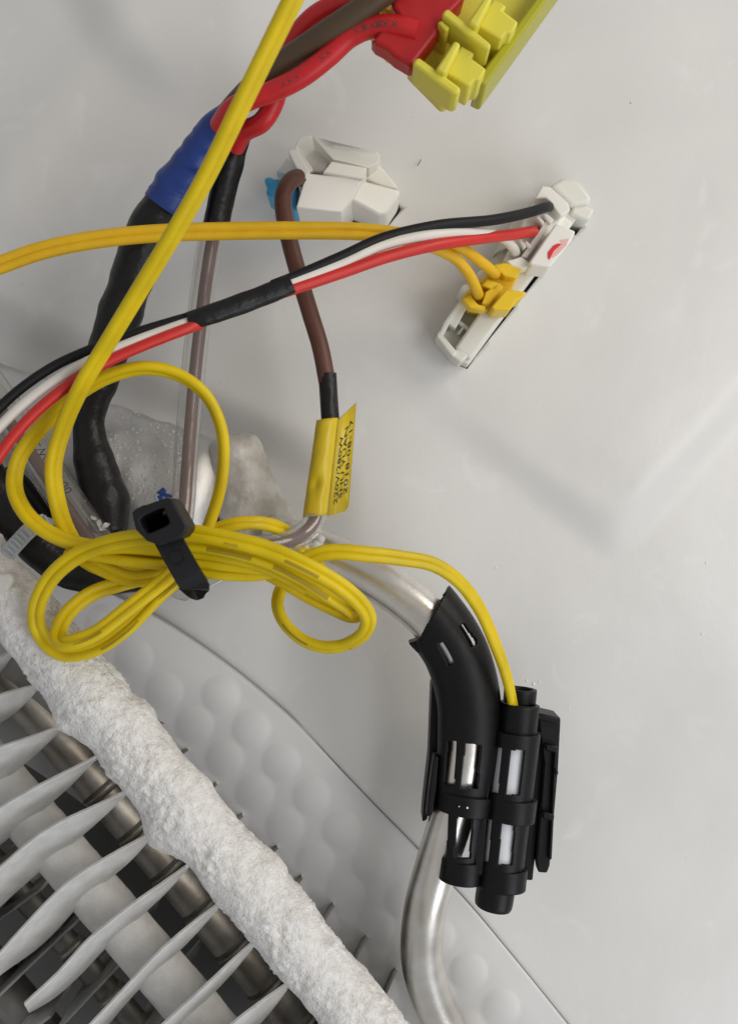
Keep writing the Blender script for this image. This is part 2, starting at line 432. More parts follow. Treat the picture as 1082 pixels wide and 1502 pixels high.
def resample(P_, n):
    P_ = np.array(P_, float); s = np.concatenate(([0], np.cumsum(np.hypot(*np.diff(P_, axis=0).T))))
    t = np.linspace(0, 1, n)**1.0*s[-1]
    return np.stack((np.interp(t, s, P_[:, 0]), np.interp(t, s, P_[:, 1])), 1)
def soft(A, k=6):
    ker = np.hanning(2*k+3)[1:-1]; ker /= ker.sum(); out = A.copy()
    for c in (0, 1):
        a = A[:, c]; pad = np.concatenate((2*a[0]-a[k:0:-1], a, 2*a[-1]-a[-2:-k-2:-1])); out[:, c] = np.convolve(pad, ker, 'valid')
    return out
for fi, (up, lo, end) in enumerate(FINS):
    if fi != 6:
        up, lo = ([*q, tuple(2.2*np.array(q[-1])-1.2*np.array(q[-2]))] for q in (up, lo))
    n = 46; U_ = soft(resample(up, n)); L_ = soft(resample(lo, n)); st = []
    for i in range(n):
        t = i/(n-1)*(1.0 if fi == 6 else 1.5); zf = 15+8*smooth(0, .5, t); dz = 3+7*smooth(0, .5, t)
        a = Pm(*U_[i], zf); b = Pm(*L_[i], zf-dz)
        if np.dot(b-a, AX) < .3: b = b+AX*(.3-np.dot(b-a, AX))
        w = AX*(.04*nz(a, .45, fi)+.03*nz(a, 1.1, fi+7))
        st.append((a+w, b+w*.5))
    tip = st[0]; e = Pm(*end, -5); ext = []
    for i in range(1, 9):
        t = i/8; c = tip[0]*(1-t)+e*t; ext.append((c, c+AX*.12-np.array((0, 0, 3.0))))
    st = ext[::-1]+st
    mb = MB(); rowsF = []
    for a, b in st:
        deep = lambda p, dzz: np.array(Pm(*proj(p), p[2]-dzz))
        row = [a-AX*.10+np.array((0, 0, .12)), a+AX*.12, a*.7+b*.3+np.array((0, 0, .06)), a*.35+b*.65+np.array((0, 0, .06)), b,
               deep(b, 30)-AX*.05, deep(b, 30)-AX*.45, b-AX*.5-np.array((0, 0, .6)), a*.5+b*.5-AX*.6, a-AX*.42-np.array((0, 0, .25))]
        rowsF.append(row)
    mb.grid(rowsF)
    nn = 10
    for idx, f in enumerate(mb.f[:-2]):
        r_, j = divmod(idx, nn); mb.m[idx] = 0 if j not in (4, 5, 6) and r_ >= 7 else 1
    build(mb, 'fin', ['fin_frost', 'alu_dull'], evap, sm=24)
block('shade_backing', 'shade_backing', [(-300, 560), (60, 760), (300, 960), (620, 1300), (860, 1620), (500, 2000), (-300, 2000)], -38.5, -39.5, evap, bevel=0)  # added dark sheet, paints the shade seen in the gaps between fins
# bare fins deeper in the coil, between the frosted ones
for (x0, y0, x1, y1, z) in ((-20, 1478, 120, 1345, 4), (-30, 1370, 60, 1305, 2), (80, 1518, 190, 1400, 4), (10, 1540, 75, 1490, 8), (180, 1560, 260, 1470, 2), (-30, 1290, 20, 1255, 0)):
    a, b = Pm(x0, y0, z), Pm(x1, y1, z-4); mb = MB(); rows_ = []
    for t in np.linspace(0, 1, 12):
        c = a*(1-t)+b*t; th = AX*(.32+.1*nz(c, .4)); dn = np.array((0, 0, 30.0))
        rows_.append([c-th, c-th*.3+(0, 0, .3), c+th*.3+(0, 0, .3), c+th, c+th-dn, c-th-dn])
    mb.grid(rows_); build(mb, 'fin', ['fin_frost'], evap, sm=50)
# collars where the bare tubes pass the fins
def collar(px, py, z, r, ln=1.1):
    c = Pm(px, py, z); mb = MB(); R = mmr(r, z); rows_ = []
    E1 = np.array((AX[1], -AX[0], 0)); E2 = np.array((0, 0, 1.0))
    for t, q in ((-ln, 1), (-ln*.6, 1.1), (-ln*.2, 1.02), (ln*.2, 1.02), (ln*.6, 1.12), (ln, 1.0)):
        rows_.append([c+AX*t+(E1*math.cos(a)+E2*math.sin(a))*R*q for a in np.linspace(0, 2*math.pi, 28, endpoint=False)])
    mb.grid(rows_); build(mb, 'collar', 'alu_bronze', evap, sm=60)
for i in range(-3, 5): collar(295+48*i, 1331+57*i, -12, 29.5)
for px, py in ((62, 1340), (105, 1389), (145, 1437), (164, 1457), (208, 1505)): collar(px, py, -10, 21, .9)

# ------------------------------------------------------------------ accumulator vessel behind the cables
acc = empty('accumulator', 200, 740, -4, 'wet silver aluminium vessel behind the tied yellow cable coil', 'vessel')
mb = MB(); rows_ = []
c0, c1 = Pm(-60, 640, 4), Pm(318, 775, 4); ax = (c1-c0)/np.linalg.norm(c1-c0); e1 = np.array((-ax[1], ax[0], 0)); e2 = np.array((0, 0, 1.))
Ln = np.linalg.norm(c1-c0); R0 = 15.0
for t in np.concatenate((np.linspace(0, 1, 70), [1.004, 1.004])):
    q = 1.0 if t < .86 else math.sqrt(max(0, 1-((t-.86)/.146)**2))*.75+.25
    if t > 1.0: q *= .5
    row = []
    for a in np.linspace(0, 2*math.pi, 90, endpoint=False):
        d = e1*math.cos(a)*1.05+e2*math.sin(a)*.62; p = c0+ax*Ln*t+d*R0*q
        row.append(p+d*(.9*nz(p, .09, 1)+.35*nz(p, .3, 4)))
    rows_.append(row)
mb.grid(rows_); build(mb, 'body', 'foil', acc, sm=180)
# frosted neck beside it
mb = MB(); rows_ = []
NK = [(338, 640, 7, .55), (340, 648, 7, .8), (344, 660, 7, .92), (352, 690, 7, 1.0), (362, 725, 7, 1.08), (374, 765, 6, 1.22), (385, 810, 5, 1.35)]
C, s = curve(NK, .5); T, L, U = frames(C); R0 = mmr(44, 7)
for i in range(len(C)):
    rows_.append([C[i, :3]+(L[i]*math.cos(a)+U[i]*math.sin(a)*.8)*(R0*C[i, 3]+.5*nz(C[i, :3]+L[i]*3*math.cos(a), .3, 8)) for a in np.linspace(0, 2*math.pi, 60, endpoint=False)])
mb.grid(rows_); build(mb, 'neck', 'frosted_metal', acc, sm=180)['label'] = 'frosted dull silver neck of the vessel'
# torn foil edge below the tie
mb = MB(); prism(mb, [(120, 842), (250, 838), (318, 830), (330, 850), (272, 882), (258, 878), (240, 868), (190, 872), (130, 868)], 2, .6)
build(mb, 'foil_flap', 'foil', acc, sm=30, bevel=.2)
# droplets
mb = MB()
def bead(mb, c, r, flat=.6, n=8):
    rows_ = []
    for ph in np.linspace(.12, math.pi*.55, 5):
        rows_.append([c+np.array((math.cos(a)*math.sin(ph)*r, math.sin(a)*math.sin(ph)*r, math.cos(ph)*r*flat)) for a in np.linspace(0, 2*math.pi, n, endpoint=False)])
    mb.grid(rows_)
def acc_surface(px, py):
    for z in np.arange(16, -2, -.15):
        p = Pm(px, py, z); v = p-c0; u = np.dot(v, e1)/(15*1.05); w = (p[2]-c0[2])/(15*.62)
        if u*u+w*w <= 1: return p
    return None
for _ in range(420):
    px, py = random.uniform(160, 268), random.uniform(570, 735)
    p = acc_surface(px, py)
    if p is None: continue
    d = 1.0*nz(p, .09, 1)+.35*nz(p, .3, 4)
    bead(mb, p+np.array((0, 0, d*.5)), random.choice((.16, .2, .25, .3, .42)))
tag(build(mb, 'condensation', 'water', acc, sm=180), kind='stuff')
mb = MB()
for (x, y, w, h, a) in ((238, 722, 9, 7, .3), (246, 727, 7, 4, -.4), (235, 730, 5, 6, .8)):
    q = [(x+w*math.cos(t+a)*(1 if i % 2 else .6), y+h*math.sin(t+a)*(1 if i % 2 else .7)) for i, t in enumerate(np.linspace(0, 2*math.pi, 7, endpoint=False))]
    prism(mb, q, 20, 18.6)
build(mb, 'tape_scrap', 'blue_tape', acc, sm=30)['label'] = 'small torn scrap of bright blue tape'

# ------------------------------------------------------------------ aluminium pipe
PIPE = [(395, 785, 10), (450, 800, 12), (520, 832, 14), (580, 868, 16), (628, 908, 17), (664, 958, 17), (683, 1025, 17), (684, 1090, 17), (675, 1150, 16.5), (660, 1205, 15), (640, 1270, 13.5), (623, 1335, 12), (618, 1400, 9), (629, 1452, 6), (658, 1515, 2), (700, 1585, -3), (745, 1660, -8), (860, 1840, -12)]
po = tube('refrigerant_pipe', 'alu_pipe', PIPE, 31, None, n=40, step=.5)
tag(po, 'bent bare aluminium pipe running through the black sensor clip', 'pipe')

# ------------------------------------------------------------------ sensor clip and sensor
clip = empty('sensor_clip', 715, 1190, 8, 'black plastic clip with slotted cages gripping the aluminium pipe', 'clip')
def shell(pts, r, keep, name, step=.22, n=150, parent=clip, thick=.7, m='black_plastic', dep=1.0, back=-2):
    C, s = curve(pts, step); T, L, U = frames(C); rad = mmr(r, np.mean([p[2] for p in pts]))*C[:, 3]
    an = np.linspace(0, 2*math.pi, n, endpoint=False)
    V = [[C[i, :3]+(L[i]*math.cos(a)+U[i]*math.sin(a)*dep)*rad[i] for a in an] for i in range(len(C))]
    mb = MB(); vs_ = [p for r_ in V for p in r_]; fs = []
    for i in range(len(C)-1):
        for j in range(n):
            k = (j+1) % n; c = (V[i][j]+V[i+1][k])/2; x, y = proj(c)
            front = math.sin(an[j]) > -.15
            if math.sin(an[j]) > back and keep(x, y, front): fs.append((i*n+j, i*n+k, (i+1)*n+k, (i+1)*n+j))
    used = sorted({v for f in fs for v in f}); mp = {v: i for i, v in enumerate(used)}
    mb.add([vs_[v] for v in used], [tuple(mp[v] for v in f) for f in fs])
    return build(mb, name, m, parent, sm=50, solid=thick)
def inquad(x, y, q):
    for i in range(4):
        a, b = q[i], q[(i+1) % 4]
        if (b[0]-a[0])*(y-a[1])-(b[1]-a[1])*(x-a[0]) < 0: return False
    return True
WIN1 = [[(654.2, 1086.5), (668.8, 1086.5), (665.8, 1152.5), (650.2, 1150.5)], [(682.2, 1091.5), (704.8, 1092.5), (700.8, 1158.5), (675.2, 1157.5)], [(626.2, 1182.5), (657.8, 1186.5), (651.8, 1301.5), (598.2, 1301.5)], [(671.2, 1193.5), (693.8, 1194.5), (689.8, 1259.5), (665.2, 1258.5)], [(672.2, 919.5), (680.2, 913.5), (701.8, 941.5), (691.8, 950.5)], [(640.2, 943.5), (650.2, 942.5), (665.8, 971.5), (656.8, 977.5)]]
def keep1(x, y, front):
    if (x-660)*(950-858)-(y-858)*(607-660) < 0: return False
    return not (front and any(inquad(x, y, q) for q in WIN1))
SLV = [(600, 870, 17, 1.06), (632, 903, 17, 1.05), (667, 955, 17, 1.02), (686, 1020, 17), (687, 1085, 17, .98), (681, 1150, 17, .9), (676, 1210, 17, .82), (672, 1289, 17, .64)]
shell(SLV, 47, keep1, 'pipe_sleeve', dep=.9, back=-.5)
shell([(684, 1160, 17), (680, 1188, 17)], 44, lambda x, y, f: f, 'band', dep=.95)
shell([(751, 1168, 18), (747, 1200, 18)], 36.5, lambda x, y, f: f, 'band')
shell([(679, 1258, 17), (676, 1290, 17)], 33, lambda x, y, f: f, 'band', dep=.98)
shell([(739, 1270, 18), (736, 1300, 18)], 34.5, lambda x, y, f: f, 'band')
WIN2 = [[(723.2, 1095.5), (735.8, 1096.5), (729.8, 1164.5), (714.2, 1162.5)], [(748.2, 1100.5), (768.8, 1100.5), (761.8, 1167.5), (741.2, 1166.5)], [(710.2, 1198.5), (720.8, 1199.5), (715.8, 1266.5), (702.2, 1263.5)], [(735.2, 1203.5), (755.8, 1203.5), (750.8, 1269.5), (730.2, 1269.5)]]
def keep2(x, y, front): return not (front and any(inquad(x, y, q) for q in WIN2))
shell([(757, 1072, 18, 1.02), (754, 1100, 18), (731, 1301, 18, .94)], 35, keep2, 'sensor_cage')
def ring(name, pts, r, thick=.9): return shell(pts, r, lambda x, y, f: True, name, thick=thick, n=60, step=.5)
ring('cage_collar', [(763, 1010, 15), (761, 1034, 15)], 24, .6)
for nm, q, z1, z0 in (('web', [(706, 1075), (724, 1078), (708, 1285), (694, 1285)], 20.2, 13),
                      ('flange', [(781, 1044), (822, 1053), (821, 1062), (784, 1056)], 13, 6),
                      ('flange', [(788, 1048), (822, 1054), (818, 1130), (812, 1200), (806, 1270), (802, 1281), (789, 1280), (786, 1262), (797, 1120)], 11, 8),
                      ('flange', [(784, 1050), (803, 1056), (790, 1200), (781, 1292), (765, 1291), (776, 1180)], 9.6, 5.5),
                      ('rib', [(800, 1091), (818, 1095), (816.5, 1105), (799, 1101)], 12.4, 10.5),
                      ('rib', [(796, 1190), (813, 1195), (812, 1205), (795, 1201)], 12.4, 10.5),
                      ('rib', [(812, 1100), (817, 1101), (809, 1262), (804, 1262)], 12.0, 10.5),
                      ('hinge_pin', [(812, 1128), (818, 1128), (819, 1137), (812, 1137)], 12.5, 9),
                      ('side_lip', [(633, 1003), (643, 1004), (642, 1100), (636, 1150), (626, 1203), (619, 1206), (621, 1180), (629, 1110)], 15, 9),
                      ('side_lip', [(636, 1108), (644, 1110), (640, 1160), (634, 1196), (625, 1199), (629, 1160)], 19, 14),
                      ('lip', [(599, 944), (616, 938), (634, 960), (612, 958)], 19, 14),
                      ('catch', [(752, 1292), (765, 1288), (762, 1298), (757, 1304), (751, 1303)], 19, 13)):
    block(nm, 'black_plastic', q, z1, z0, clip, bevel=.3)
sensor = empty('temperature_sensor', 745, 1190, 12, 'white capsule sensor with black end caps held in the slotted black cage', 'sensor')
tube('capsule', 'white_ceramic', [(758, 1060, 18), (731, 1300, 18)], 27, sensor, n=32)
mb = MB(); sweep(mb, [(729, 1290, 18, 1), (724, 1322, 18, 1), (723.5, 1328, 18, .97), (723, 1331, 18, .9)], 28, n=40)
build(mb, 'end_cap', 'black_plastic', sensor, sm=40)
ring_c = shell([(762, 1032, 18), (757, 1076, 18)], 29, lambda x, y, f: True, 'end_cap', parent=sensor, thick=1.2, n=60, step=.5)

# ------------------------------------------------------------------ yellow coil of twin cable
coil = empty('yellow_cable_coil', 250, 815, 20, 'bright yellow twin cable looped into a coil and bound by the black tie', 'cable')
def yl(name, pts, r=6.8, tw=0, m='yellow', **k): return tube(name, m, pts, r, coil, kind='twin', twist=tw, **k)
lead = yl('lead', longer([(447, -40, 74), (433, -8, 73), (399, 62, 70), (352, 158, 66), (301, 262, 61), (252, 348, 57), (206, 424, 53), (160, 500, 49), (120, 567, 46), (92, 630, 43), (79, 685, 41), (84, 733, 39), (99, 780, 37), (128, 822, 34), (170, 838, 33), (250, 838, 33)], 180, 0), 8.6, (66, 66, 68, 68, 60, 40), rz=55)
yl('cable_loop', [(250, 822, 34), (292, 795, 34), (315, 745, 34), (327, 690, 35), (325, 630, 36), (302, 580, 37), (262, 550, 38), (215, 540, 39), (165, 550, 39), (115, 577, 38), (63, 625, 37), (29, 672, 37), (22, 715, 38), (42, 757, 40), (85, 788, 41), (140, 803, 40), (200, 805, 40), (260, 810, 40)], 7.6, (66, 68, 72, 72, 68, 64, 60, 40))
outer = yl('cable_loop', [(260, 788, 47), (205, 789, 47), (160, 797, 46), (112, 816, 44), (75, 848, 43), (55, 888, 42), (55, 918, 41), (70, 943, 40), (92, 957, 40), (116, 957, 41), (147, 947, 42), (188, 918, 43), (232, 873, 43), (270, 840, 43)], 7.0, (20, 10, 5, 0, 10, 20, 10))
yl('cable_loop', [(262, 834, 38), (225, 846, 39), (192, 849, 39), (160, 838, 39), (125, 820, 39), (100, 805, 37)], 6.8, 15)
inner = yl('cable_loop', [(265, 825, 38), (230, 842, 36), (178, 856, 37), (131, 873, 39), (97, 903, 41), (86, 930, 43), (92, 943, 45), (113, 940, 46), (142, 928, 46), (188, 893, 45), (240, 852, 44), (270, 825, 44)], 6.6, (10, 10, 25, 30, 20, 30))
for zz, pp in ((42, [(110, 808), (145, 806), (188, 804), (236, 808), (270, 812)]), (41.5, [(118, 812), (150, 817), (195, 824), (245, 828), (270, 828)])):
    tube('cable_strand', 'yellow', [(x, y, zz) for x, y in pp], 8.6, coil)
R1 = yl('cable_loop', [(240, 783, 46), (272, 781, 47), (330, 790, 48), (390, 805, 48), (448, 830, 48), (497, 858, 47), (528, 885, 46), (540, 907, 45), (532, 930, 43), (505, 946, 41), (475, 949, 40), (443, 938, 39), (416, 912, 38), (407, 885, 37), (415, 860, 36), (440, 846, 34)], 6.9, (10, 15, 10, 20, 55, 60, 55))
R2 = yl('cable_loop', [(240, 800, 46), (275, 797, 46.5), (335, 806, 47), (395, 823, 47), (445, 848, 47), (490, 877, 46), (515, 893, 44), (523, 901, 42), (513, 902, 40.5), (490, 892, 40), (455, 875, 40), (415, 852, 40), (380, 836, 40), (300, 825, 40)], 6.6, (15, 10, 10, 15, 40))
for zz, pp in ((45, [(245, 812), (280, 811), (335, 819), (380, 830), (420, 848), (450, 866)]), (44, [(245, 824), (285, 825), (330, 830), (375, 835), (415, 840)]), (43, [(255, 835), (290, 839), (335, 844), (380, 844), (420, 836)])):
    tube('cable_strand', 'yellow', [(x, y, zz) for x, y in pp], 8.2, coil)
yl('cable_loop', [(290, 795, 30), (320, 776, 30), (350, 768, 30), (380, 767, 29), (408, 774, 26), (430, 790, 20.5), (455, 818, 20), (482, 850, 22)], 6.2, 40)
yl('lead', [(430, 835, 36), (455, 818, 36), (485, 810, 36), (540, 813, 35), (590, 819, 33), (635, 828, 31), (672, 852, 29), (703, 893, 27), (726, 945, 25), (742, 990, 22), (753, 1040, 19), (756, 1060, 18.5)], 6.4, (20, 20, 35, 50, 60, 70))
# printed bars on the cable
def bar(o, px0, px1, off, parent, wmm=.55, core=1, m='print', name='printed_mark', tw=0):
    fr = o_fr[o.name]; C, S, L, U, rad = fr
    s0, s1 = s_near(C, S, *px0), s_near(C, S, *px1); mb = MB(); rows_ = []
    for s in np.linspace(min(s0, s1), max(s0, s1), 24):
        c, l, u, r = at_s(fr, s); t = math.radians(tw)
        l2 = l*math.cos(t)+u*math.sin(t); u2 = u*math.cos(t)-l*math.sin(t); cc = c+l2*.86*r*core
        rows_.append([cc+(l2*math.sin(a)+u2*math.cos(a))*(r+.035) for a in np.linspace(off-wmm/r/2, off+wmm/r/2, 6)])
    mb.grid(rows_, closed=False, cap=False); build(mb, name, m, o, sm=180, recalc=False)
bar(R2, (304, 800), (372, 815), .0, coil, .7, core=1, tw=10); bar(R2, (404, 826), (484, 872), .0, coil, .7, core=1, tw=12)
bar(R1, (330, 789), (350, 794), .2, coil, .6, tw=10); bar(R1, (420, 818), (470, 842), .2, coil, .5, tw=15)
bar(R1, (508, 944), (535, 925), -.1, coil, .6, core=-1, tw=58); bar(R1, (418, 915), (455, 940), .1, coil, .5, core=1, tw=57)
bar(outer, (228, 878), (262, 848), 0, coil, .6, tw=10); bar(outer, (150, 945), (200, 905), .3, coil, .35, tw=15)
bar(inner, (110, 940), (150, 925), 0, coil, .5, tw=25)

# ------------------------------------------------------------------ black cable tie round the coil
tie = empty('cable_tie', 245, 800, 35, 'black nylon cable tie cinched round the yellow coil', 'cable tie')
O = [(193, 752), (201, 745), (244, 730), (253, 733), (275, 772), (273, 780), (266, 789), (234, 800), (216, 794), (199, 777)]
H = [(204, 763), (212, 756), (232, 747), (240, 745), (249, 767), (244, 771), (236, 775), (222, 781), (215, 783), (208, 772)]
mb = MB(); z1, z0 = 57, 50
of, hf = [Pm(x, y, z1) for x, y in O], [Pm(x, y, z1) for x, y in H]
ob, hb = [np.array((p[0], p[1], z0)) for p in of], [np.array((p[0], p[1], z0)) for p in hf]; n = 10
mb.add(of+hf+ob+hb, [(i, (i+1) % n, n+(i+1) % n, n+i) for i in range(n)]+[(i, (i+1) % n, 2*n+(i+1) % n, 2*n+i) for i in range(n)]
       + [(n+i, n+(i+1) % n, 3*n+(i+1) % n, 3*n+i) for i in range(n)]+[(2*n+i, 2*n+(i+1) % n, 3*n+(i+1) % n, 3*n+i) for i in range(n)])
build(mb, 'head', 'tie_black', tie, sm=30, bevel=.45, seg=3)
block('pawl', 'tie_black', [(206, 764, 53), (236, 748, 55), (241, 758, 52.5), (213, 775, 51)], 53, 49.5, tie, bevel=.2)
ST = [(1, .22), (-1, .22), (-1, -.22), (1, -.22)]
tube('strap', 'tie_black', [(232, 766, 50), (243, 784, 52.5), (252, 800, 53), (265, 824, 53), (280, 850, 52.5), (286, 858, 51), (288, 860, 48), (284, 858, 38), (262, 836, 33), (245, 800, 31), (225, 768, 34), (215, 760, 42), (222, 763, 50)], 19, tie, kind=ST, step=.4, sm=30)
mb = MB(); rows_ = []
for a in np.linspace(0, 2*math.pi, 41):
    rows_.append([Pm(260+(11+q*.8)*math.cos(a), 818+(11+q*.8)*math.sin(a), 53.6+.18*h) for q, h in ((-1, 0), (0, 1), (1, 0))])
mb.grid(rows_, closed=False, cap=False); build(mb, 'moulded_ring', 'tie_black', tie, sm=180)

# ------------------------------------------------------------------ horizontal yellow lead with plug
yh = empty('yellow_plug_lead', 480, 400, 10, 'yellow twin wire crossing the picture to a yellow two-pin plug', 'cable')
tube('cable', 'yellow_warm', longer([(-40, 404, 36), (0, 389, 35.5), (60, 368, 35), (130, 353, 34), (220, 343, 33), (330, 339, 32), (440, 338, 31), (530, 340, 29), (590, 347, 27), (632, 357, 25)], 160, 0), 7.2, yh, kind='twin', twist=0)
tube('wire', 'yellow_warm', [(612, 345, 26), (645, 351, 24), (680, 366, 22), (705, 384, 19), (722, 398, 15), (727, 402, 10)], 8.2, yh)
tube('wire', 'yellow_warm', [(612, 357, 26), (642, 366, 24), (668, 380, 22), (686, 400, 20), (698, 424, 16), (702, 434, 10)], 8.2, yh)
mb = MB()
prism(mb, [(689, 451), (676, 438), (684, 430), (713, 404), (727, 386), (742, 385), (765, 395), (752, 420), (728, 452), (711, 456)], 9, 2)
yp = build(mb, 'plug', 'yellow_plug', yh, sm=30, bevel=.3)
for q in ([(722, 388), (742, 385), (765, 395), (757, 408), (741, 406)], [(677, 438), (690, 432), (700, 446), (712, 449), (711, 456), (689, 452)],
          [(706, 418), (714, 409), (733, 416), (726, 427)], [(712, 428), (731, 414), (738, 421), (718, 446), (706, 446)]):
    block('rib', 'yellow_plug', q, 12, 8.5, yp, bevel=.25)
block('latch', 'yellow_plug', [(742, 424), (772, 428), (766, 437), (757, 441), (748, 455), (724, 456), (720, 450)], 14, 7, yp, bevel=.3)
for q in ([(722, 394), (732, 396), (734, 405), (725, 408), (718, 402)], [(693, 432), (700, 427), (709, 434), (706, 441), (696, 439)], [(711, 412), (715, 411), (720, 421), (716, 424)]):
    block('pin_opening', 'cavity', q, 9.3, 8, yp, bevel=0)

# ------------------------------------------------------------------ socket strip in the wall
st = empty('socket_strip', 770, 400, -5, 'off-white plastic socket strip set in a slanting slot in the wall', 'socket')
axd = np.array((.594, -.805)); prd = np.array((.805, .594)); S0 = np.array((672., 500.))
def sl(u, v): q = S0+axd*u+prd*v; return (q[0], q[1])
block('body', 'cream_plastic', [sl(-22, 14), sl(-22, 20), sl(250, 20), sl(250, -4), sl(-22, -4)][::1] if False else [sl(-24, 6), sl(-20, 33), sl(250, 33), sl(258, 6)], 4, -8, st, bevel=.4)
block('side_rail', 'cream_plastic', [sl(12, -34), sl(55, -34), sl(55, -20), sl(12, -14)], 6, -6, st, bevel=.3)
block('side_rail', 'cream_plastic', [sl(-12, -29), sl(12, -34), sl(50, -34), sl(50, -28), sl(14, -26), sl(-8, -22)], 7, -6, st, bevel=.3)
block('end_wall', 'cream_plastic', [sl(-14, -30), sl(-4, -32), sl(-14, 8), sl(-24, 8)], 7, -8, st, bevel=.3)
block('end_wall', 'cream_plastic', [sl(-24, 4), sl(-8, 4), sl(-6, 26), sl(-24, 22)], 6.5, -6, st, bevel=.4)
block('floor', 'cream_plastic', [sl(-20, -30), sl(240, -30), sl(240, 10), sl(-20, 10)], 1.5, -9, st, bevel=.1)
block('divider', 'cream_plastic', [sl(20, -28), sl(26, -28), sl(26, 4), sl(20, 4)], 4, -8, st, bevel=.2)
block('divider', 'cream_plastic', [sl(8, -8), sl(20, -8), sl(20, -4), sl(8, -4)], 4, -8, st, bevel=.15)
block('front_rail', 'cream_plastic', [sl(-12, 2), sl(60, 0), sl(240, 0), sl(240, 33), sl(-12, 30)], 6.5, -8, st, bevel=.5)
block('end_cap', 'cream_plastic', [(806, 272), (826, 260), (850, 266), (868, 290), (862, 300), (838, 302)], 6, -4, st, bevel=1.2, seg=4)
block('end_clip', 'cream_plastic', [(842, 296), (872, 306), (864, 323), (855, 322), (836, 314)], 5, -4, st, bevel=.5)
for x, y in ((708, 403), (684, 424)):
    block('post', 'white_plastic', [(x-10, y-4), (x+2, y-10), (x+10, y+2), (x+2, y+12), (x-8, y+8)], 8, 0, st, bevel=.8, seg=3)
block('side_rail', 'cream_plastic', [(724, 372), (748, 362), (790, 300), (782, 292), (756, 318)], 3, -4, st, bevel=.3)

# ------------------------------------------------------------------ three-wire lead with white plug
tw = empty('three_wire_lead', 400, 430, 10, 'black, white and red wires in a short black sleeve ending in a white plug', 'cable')
tube('wire', 'black_wire', longer([(-40, 640, 46), (-8, 606, 45), (30, 571, 44), (80, 537, 43), (130, 514, 42), (200, 488, 41), (290, 461, 39)], 160, 0), 7.5, tw)
tube('wire', 'white_wire', longer([(-40, 668, 46), (-8, 634, 45.5), (32, 595, 45), (78, 560, 44), (138, 526, 43), (200, 500, 42), (290, 468, 39.5)], 160, 0), 7.8, tw)
tube('wire', 'red_thin', longer([(-40, 729, 46.5), (-8, 679, 46.2), (20, 640, 45.8), (60, 598, 45), (110, 559, 44), (165, 527, 43), (220, 503, 42), (280, 480, 40.5), (294, 475, 39.5)], 160, 0), 8.5, tw)
SLS = [(math.cos(a)*1.0, math.sin(a)*.72) for a in np.linspace(0, 2*math.pi, 20, endpoint=False)]
tube('sleeve', 'black_sleeve', [(277, 471, 40, .95), (300, 464, 40, 1), (350, 447, 39, 1.05), (400, 428, 38, 1.05), (427, 416, 37.5, 1)], 14.5, tw, kind=SLS, wob=.05)
tube('wire', 'black_wire', [(400, 419, 38), (428, 408, 37), (500, 377, 35), (560, 350, 33), (640, 331, 30), (720, 323, 25), (770, 313, 19), (800, 304, 14), (806, 303, 9)], 8, tw)
tube('wire', 'white_wire', [(400, 424, 38), (428, 414, 37), (500, 387, 35), (560, 360, 33), (620, 346, 31), (690, 341, 26), (735, 348, 20), (751, 362, 15), (756, 372, 9)], 8, tw)
tube('wire', 'red_thin', [(400, 433, 38), (428, 424, 37), (500, 400, 35), (570, 376, 33), (640, 359, 30), (700, 350, 25), (750, 344, 19), (777, 340, 14), (783, 339, 9)], 8.8, tw)
mb = MB()
prism(mb, [(783, 293), (795, 272), (807, 274), (835, 304), (833, 312), (778, 388), (772, 394), (750, 394), (738, 382)], 8.5, 2)
wp = build(mb, 'plug', 'white_plastic', tw, sm=30, bevel=.35)
for q in ([(784, 292), (795, 272), (807, 274), (833, 298), (836, 308), (822, 318), (806, 296), (800, 290)], [(742, 382), (752, 394), (772, 394), (778, 386), (764, 376), (752, 380)],
          [(795, 314), (800, 311), (812, 322), (806, 330)], [(785, 318), (790, 315), (799, 326), (795, 331)], [(768, 356), (772, 352), (781, 362), (777, 367)], [(759, 350), (764, 348), (772, 362), (768, 366)]):
    block('rib', 'white_plastic', q, 11.5, 8, wp, bevel=.25)
block('rib', 'white_plastic', [(800, 324), (808, 328), (772, 379), (764, 376)], 11, 8, wp, bevel=.2)
la = block('latch', 'white_plastic', [(814, 328), (822, 330), (844, 339), (838, 352), (806, 392), (778, 390), (776, 384)], 14, 6, wp, bevel=.35)
mb = MB(); prism(mb, [(803, 378), (803, 370), (811, 360), (818, 357), (823, 358), (812, 368), (808, 376), (805, 381)], 14.12, 14.0); build(mb, 'red_stroke', 'red_mark', la)
mb = MB(); prism(mb, [(808, 379), (813, 369), (824, 358), (820, 352), (834, 350), (830, 360), (818, 373)], 14.07, 13.98); build(mb, 'pink_smudge', 'pink_mark', la)
for q in ([(800, 297), (808, 296), (812, 306), (804, 311), (797, 306)], [(776, 333), (782, 331), (786, 341), (778, 345)], [(750, 368), (757, 364), (761, 373), (756, 379), (750, 376)]):
    block('pin_opening', 'cavity', q, 8.8, 7, wp, bevel=0)

